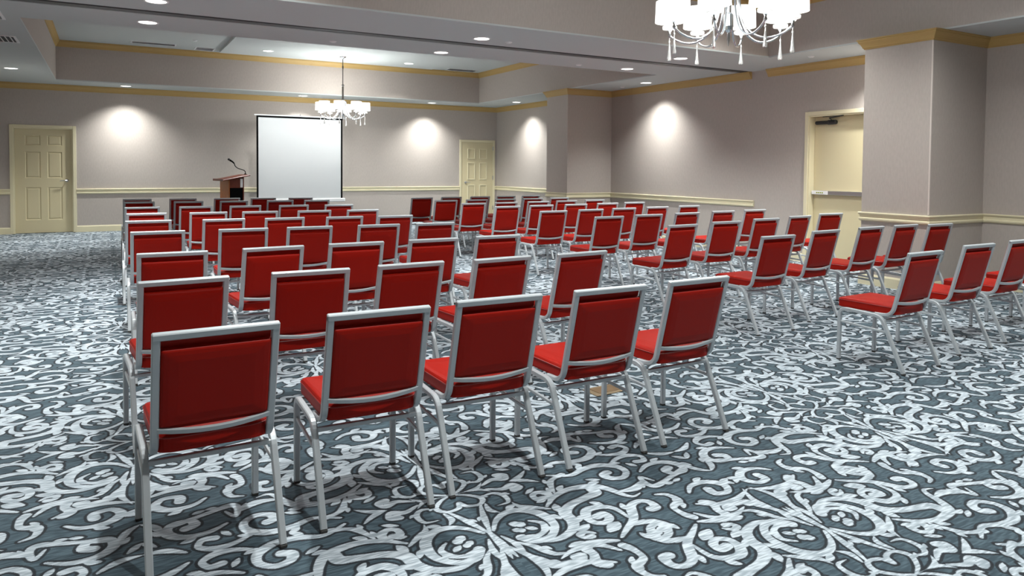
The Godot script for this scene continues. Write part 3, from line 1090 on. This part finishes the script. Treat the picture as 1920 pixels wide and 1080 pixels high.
func build_chandeliers() -> void:
	make_chandelier(Vector3(4.67, 2.42, -16.06), "chandelier with white drum shades hanging in front of the projection screen", 3.945, 0.35)
	make_chandelier(Vector3(4.42, 2.405, -4.28), "chandelier with white drum shades hanging over the aisle between chair blocks", HT, 0.55)


# ------------------------------------------------------------------ small ceiling fittings
func grille(at: Vector3, w: float, d: float, slats: int, along_x: bool, label: String) -> void:
	var o := thing("air_grille", label, "vent", at, 0.0 if along_x else PI / 2)
	var st := new_st()
	var e := 0.03
	span(st, -w / 2, w / 2, -0.008, 0, -d / 2, -d / 2 + e)
	span(st, -w / 2, w / 2, -0.008, 0, d / 2 - e, d / 2)
	span(st, -w / 2, -w / 2 + e, -0.008, 0, -d / 2 + e, d / 2 - e)
	span(st, w / 2 - e, w / 2, -0.008, 0, -d / 2 + e, d / 2 - e)
	part("frame", st, M.white, o)
	st = new_st()
	span(st, -w / 2 + e, w / 2 - e, -0.002, 0, -d / 2 + e, d / 2 - e)
	part("backing", st, M.slot, o)
	for k in slats:
		var z := lerpf(-d / 2 + e + 0.01, d / 2 - e - 0.01, (k + 0.5) / slats)
		st = new_st()
		box(st, Vector3(0, 0, 0), Vector3(w - 2 * e, 0.002, (d - 2 * e) / slats * 0.6), 0, Transform3D(Basis(Vector3.RIGHT, 0.5), Vector3(0, -0.006, z)))
		part("slat", st, M.white, o)


func build_ceiling_fittings() -> void:
	grille(Vector3(-1.28, HC, -10.15), 0.55, 0.55, 8, true, "square white air grille in the soffit nearest the partition track")
	grille(Vector3(-1.33, HC, -12.05), 0.6, 0.6, 9, false, "square white air grille in the soffit between the track and side downlight")
	grille(Vector3(0.9, HT, -16.75), 0.85, 0.24, 2, true, "long white slot air grille in the lectern side of the tray ceiling")
	grille(Vector3(8.05, HT, -17.0), 0.8, 0.3, 2, true, "long white slot air grille in the corner side of the tray ceiling")
	grille(Vector3(1.9, HT, -16.95), 0.4, 0.4, 5, true, "small square air grille beside the dropped tray panel")
	var heads := [[4.8, HC, -8.64, "between track and large tray, beside the midway downlight"], [6.83, HC, -9.9, "between track and screen side tray"], [9.46, HC, -12.1, "in the side soffit by the far pilaster"], [2.73, HC, -9.85, "between lectern side downlight and midway downlight"], [9.26, HC, -7.3, "in the side soffit before the exit door"], [2.2 - 0.6, HT, -15.9, "in the tray ceiling beside the dropped panel"]]
	for h in heads:
		var st := new_st()
		lathe(st, [Vector2(0, 0), Vector2(0.05, 0), Vector2(0.05, -0.004), Vector2(0.036, -0.010), Vector2(0.034, -0.016), Vector2(0, -0.018)], Vector3.ZERO, 16)
		var o := whole("sprinkler_cover", st, M.white, "small round white sprinkler cover " + h[3], "sprinkler", "sprinkler covers on the ceiling")
		o.position = Vector3(h[0], h[1], h[2])


# ------------------------------------------------------------------ chairs
func yz(y: float, z: float, x := 0.0) -> Vector3:
	return Vector3(x, y, z)


func make_chair() -> Node3D:
	var c := Node3D.new()
	var px := 0.2085
	var lx := 0.2355
	var tw := 0.027
	# leaning back plane: origin at the middle of the top bar
	var o := yz(0.8835, 0.0)
	var dn := Vector3(0, -0.9684, -0.2493)
	var rear := Vector3(0, -0.2493, 0.9684)
	var plane := Transform3D(Basis(Vector3.RIGHT, rear, -dn), o)   # local x, thickness y (rearwards), z runs up the back
	# back frame: two posts curving forward under the seat, top bar
	var st := new_st()
	for s in [-1.0, 1.0]:
		var x: float = px * s
		var path := [yz(0.8865, 0.0008, x)]
		path.append(yz(0.492, -0.1008, x))
		path.append_array(bezier(yz(0.475, -0.1052, x), yz(0.418, -0.120, x), yz(0.414, -0.185, x), 7))
		path.append(yz(0.412, -0.25, x))
		tube_flat(st, path, Vector3.RIGHT, 0.029, 0.024, 0.004)
	box(st, Vector3(0, 0, 0), Vector3(px * 2 + 0.029, 0.027, 0.028), 0.004, plane)
	part("back_frame", st, M.metal, c)
	# bowed lower cross bar
	st = new_st()
	var bow := []
	for k in 9:
		var t := k / 8.0 * 2.0 - 1.0
		bow.append(plane * Vector3(t * (px - 0.008), 0.006 + 0.022 * (1.0 - t * t), -0.378 - 0.010 * (1.0 - t * t)))
	tube_flat(st, bow, plane.basis.z, 0.022, 0.014, 0.003)
	part("cross_bar", st, M.metal, c)
	# front cushion of the back
	var inner := px - 0.0135
	st = new_st()
	var oc := rounded([Vector2(-inner, -0.014), Vector2(inner, -0.014), Vector2(inner, -0.392), Vector2(-inner, -0.392)], 0.012, 3)
	cushion(st, oc, [[0.020, -0.030], [0.010, -0.026], [0.003, -0.018], [0.0, -0.0145], [0.001, -0.013]], plane)
	st.set_smooth_group(-1)
	part("back_cushion", st, M.vinyl, c)
	# rear panel, rolled top edge
	st = new_st()
	var op := rounded([Vector2(-inner, -0.050), Vector2(inner, -0.050), Vector2(inner, -0.368), Vector2(-inner, -0.368)], 0.01, 3)
	cushion(st, op, [[0.0, -0.016], [0.0, 0.0], [0.002, 0.007], [0.006, 0.0115], [0.014, 0.015], [0.035, 0.018], [0.075, 0.0205]], plane)
	part("back_panel", st, M.vinyl, c)
	# seat: boxy cushion, narrower at the back
	st = new_st()
	var os := rounded([Vector2(-0.215, -0.565), Vector2(0.215, -0.565), Vector2(0.205, -0.125), Vector2(0.165, -0.10), Vector2(-0.165, -0.10), Vector2(-0.205, -0.125)], 0.03, 4)
	cushion(st, os, [[0.012, 0.418], [0.002, 0.422], [0.0, 0.432], [0.0, 0.474], [0.003, 0.482], [0.010, 0.489], [0.03, 0.494], [0.08, 0.497], [0.14, 0.5]])
	var seat := part("seat", st, M.vinyl, c)
	st = new_st()
	var pip := []
	for p in os:
		pip.append(Vector3(p.x, 0.4755, p.y))
	pip.append(pip[0])
	tube_round(st, pip, [0.0035], 5)
	part("piping", st, M.piping, seat)
	# leg frames: each side one bent tube, split into a front and a rear leg
	for s in [-1.0, 1.0]:
		var x: float = lx * s
		var rearp := [yz(0.012, -0.008, x), yz(0.335, -0.155, x)]
		rearp.append_array(bezier(yz(0.355, -0.164, x), yz(0.402, -0.186, x), yz(0.405, -0.238, x), 6))
		rearp.append(yz(0.408, -0.34, x))
		st = new_st()
		tube_flat(st, rearp, Vector3.RIGHT, tw, tw, 0.004)
		var leg := part("leg", st, M.metal, c)
		st = new_st()
		span(st, x - 0.014, x + 0.014, 0.0, 0.014, -0.020, 0.006, 0.003)
		part("glide", st, M.glide, leg)
		var frontp := [yz(0.408, -0.34, x), yz(0.411, -0.45, x)]
		frontp.append_array(bezier(yz(0.411, -0.462, x), yz(0.413, -0.525, x), yz(0.355, -0.528, x), 6))
		frontp.append(yz(0.012, -0.530, x))
		st = new_st()
		tube_flat(st, frontp, Vector3.RIGHT, tw, tw, 0.004)
		leg = part("leg", st, M.metal, c)
		st = new_st()
		span(st, x - 0.014, x + 0.014, 0.0, 0.014, -0.543, -0.517, 0.003)
		part("glide", st, M.glide, leg)
		st = new_st()
		tube_flat(st, [yz(0.308, -0.525, x), yz(0.290, -0.138, x)], Vector3.RIGHT, 0.013, 0.018, 0.003)
		part("stretcher", st, M.metal, c)
	st = new_st()
	span(st, -lx + 0.01, lx - 0.01, 0.360, 0.380, -0.180, -0.160, 0.003)
	part("rear_rail", st, M.metal, c)
	st = new_st()
	span(st, -lx + 0.01, lx - 0.01, 0.396, 0.414, -0.505, -0.485, 0.003)
	part("front_rail", st, M.metal, c)
	return c


func build_chairs() -> void:
	var proto := make_chair()
	var nth := ["first", "second", "third", "fourth", "fifth", "sixth", "seventh", "eighth", "ninth"]
	for block in 2:
		var seats: Array = SEATS_LEFT if block == 0 else SEATS_RIGHT
		for r in seats.size():
			for k in seats[r].size():
				var a: Array = seats[r][k]
				var o: Node3D = proto.duplicate()
				o.name = numbered("banquet_chair")
				add_child(o)
				o.position = Vector3(a[0], 0, a[1])
				o.rotation.y = deg_to_rad(a[2])
				var row: int = seats.size() - 1 - r
				var from_aisle: int = (seats[r].size() - 1 - k) if block == 0 else k
				var where := "row from screen, %s from aisle, %s block" % ["aisle seat" if from_aisle == 0 else nth[from_aisle] + " seat", "lectern" if block == 0 else "exit door"]
				if from_aisle == 0:
					where = "row from screen, aisle seat of %s block" % ("lectern" if block == 0 else "exit door")
				tag(o, "red vinyl banquet chair, %s %s" % [nth[row], where], "chair", "red banquet chairs in the block " + ("facing the lectern" if block == 0 else "beside the exit door"))
	proto.free()


# ------------------------------------------------------------------ projection screen
func build_screen() -> void:
	var o := thing("projection_screen", "white tripod projection screen with black borders against the back wall", "screen", Vector3(4.06, 0, -17.46))
	var hw := 1.008
	var y0 := 0.71
	var y1 := 2.65
	var b := 0.042
	var st := new_st()
	span(st, -hw + b, hw - b, y0, y1 - b, -0.002, 0.002)
	part("fabric", st, M.screen, o)
	for f in [[-hw, -hw + b, y0, y1], [hw - b, hw, y0, y1], [-hw + b, hw - b, y1 - b, y1]]:
		st = new_st()
		span(st, f[0], f[1], f[2], f[3], -0.002, 0.0025)
		part("border", st, M.black, o)
	st = new_st()
	span(st, -hw - 0.05, hw + 0.05, y1, y1 + 0.028, -0.012, 0.012, 0.005)
	part("top_bar", st, M.white, o)
	st = new_st()
	span(st, -hw - 0.06, hw + 0.06, y0 - 0.085, y0, -0.045, 0.045, 0.014)
	part("roller_case", st, M.white, o)
	st = new_st()
	tube_round(st, [Vector3(0, 0.25, -0.07), Vector3(0, y1 + 0.04, -0.07)], [0.014], 10)
	tube_round(st, [Vector3(0, y1 + 0.03, -0.07), Vector3(0, y1 + 0.06, -0.03), Vector3(0, y1 + 0.02, 0.0)], [0.008], 6)
	var pole := part("pole", st, M.steel, o)
	for k in 3:
		var an := TAU * k / 3.0 + PI / 6
		st = new_st()
		tube_round(st, [Vector3(0, 0.55, -0.07), Vector3(sin(an) * 0.16, 0.3, -0.07 + cos(an) * 0.12), Vector3(sin(an) * 0.42, 0.012, -0.07 + cos(an) * 0.24)], [0.011], 8)
		part("leg", st, M.steel, o)


# ------------------------------------------------------------------ lectern and microphone
func build_lectern() -> void:
	var turn := deg_to_rad(13)
	var at := Vector3(2.37, 0, -16.48)
	var o := thing("lectern", "wooden lectern with sloping top and black front panel beside the screen", "lectern", at, turn)
	var st := new_st()
	span(st, -0.16, -0.14, 0.06, 1.185, -0.25, 0.25, 0.003)
	part("side_panel", st, M.oak, o).set_meta("label", "golden oak side")
	st = new_st()
	span(st, 0.14, 0.165, 0.06, 1.245, -0.25, 0.25, 0.003)
	part("side_panel", st, M.mahogany, o)
	st = new_st()
	span(st, -0.14, 0.14, 1.01, 1.21, 0.225, 0.248, 0.002)
	part("apron", st, M.mahogany, o)
	st = new_st()
	span(st, -0.14, 0.14, 0.06, 1.01, 0.215, 0.24, 0.002)
	part("front_panel", st, M.black, o).set_meta("label", "black fabric covered panel")
	st = new_st()
	span(st, -0.14, 0.14, 0.06, 1.2, -0.248, -0.225, 0.002)
	part("rear_panel", st, M.mahogany, o)
	st = new_st()
	span(st, 0.085, 0.138, 1.02, 1.205, 0.248, 0.252, 0.001)
	part("paper_notice", st, M.white, o)
	st = new_st()
	span(st, -0.18, 0.19, 0.0, 0.06, -0.27, 0.27, 0.006)
	part("plinth", st, M.mahogany, o)
	st = new_st()
	var slope := Transform3D(Basis(Vector3(0, 0, 1), 0.19), Vector3(-0.005, 1.225, 0))
	box(st, Vector3.ZERO, Vector3(0.60, 0.028, 0.58), 0.006, slope)
	var top := part("sloping_top", st, M.mahogany, o)
	st = new_st()
	box(st, Vector3(-0.285, 0.022, 0), Vector3(0.018, 0.02, 0.56), 0.004, slope)
	part("book_ledge", st, M.mahogany, top)
	var m := thing("gooseneck_microphone", "black gooseneck microphone bent over the lectern top", "microphone", at, turn)
	var p := [Vector3(0.255, 1.305, 0.10), Vector3(0.25, 1.36, 0.10), Vector3(0.20, 1.395, 0.10), Vector3(0.10, 1.425, 0.10), Vector3(0.04, 1.47, 0.10), Vector3(0.015, 1.53, 0.10), Vector3(0.0, 1.555, 0.10)]
	st = new_st()
	tube_round(st, catmull(p, 5), [0.009], 8)
	part("gooseneck", st, M.black, m)
	st = new_st()
	lathe(st, [Vector2(0, 1.2955), Vector2(0.026, 1.2965), Vector2(0.026, 1.308), Vector2(0.012, 1.316), Vector2(0, 1.316)], Vector3(0.255, 0, 0.10), 12)
	part("base", st, M.black, m)
	st = new_st()
	tube_round(st, [Vector3(0.01, 1.535, 0.10), Vector3(-0.02, 1.565, 0.10), Vector3(-0.085, 1.605, 0.10)], [0.015, 0.016, 0.020], 10)
	part("body", st, M.black, m)
	st = new_st()
	lathe(st, [Vector2(0, -0.027), Vector2(0.019, -0.019), Vector2(0.027, 0), Vector2(0.019, 0.019), Vector2(0, 0.027)], Vector3(-0.10, 1.615, 0.10), 12)
	part("grille", st, M.dark_metal, m)


func build_floor_box() -> void:
	var o := thing("floor_outlet_cover", "brown metal floor outlet cover between the two rearmost rows by the aisle", "floor outlet", Vector3(2.92, 0, -3.88), 0.05)
	var st := new_st()
	span(st, -0.13, 0.13, 0.0, 0.008, -0.08, 0.08, 0.003)
	part("plate", st, M.brass, o)
	st = new_st()
	span(st, -0.09, 0.09, 0.008, 0.011, -0.05, 0.05, 0.001)
	part("lid", st, mat(c8(128, 104, 76), 0.5, 0.3), o)
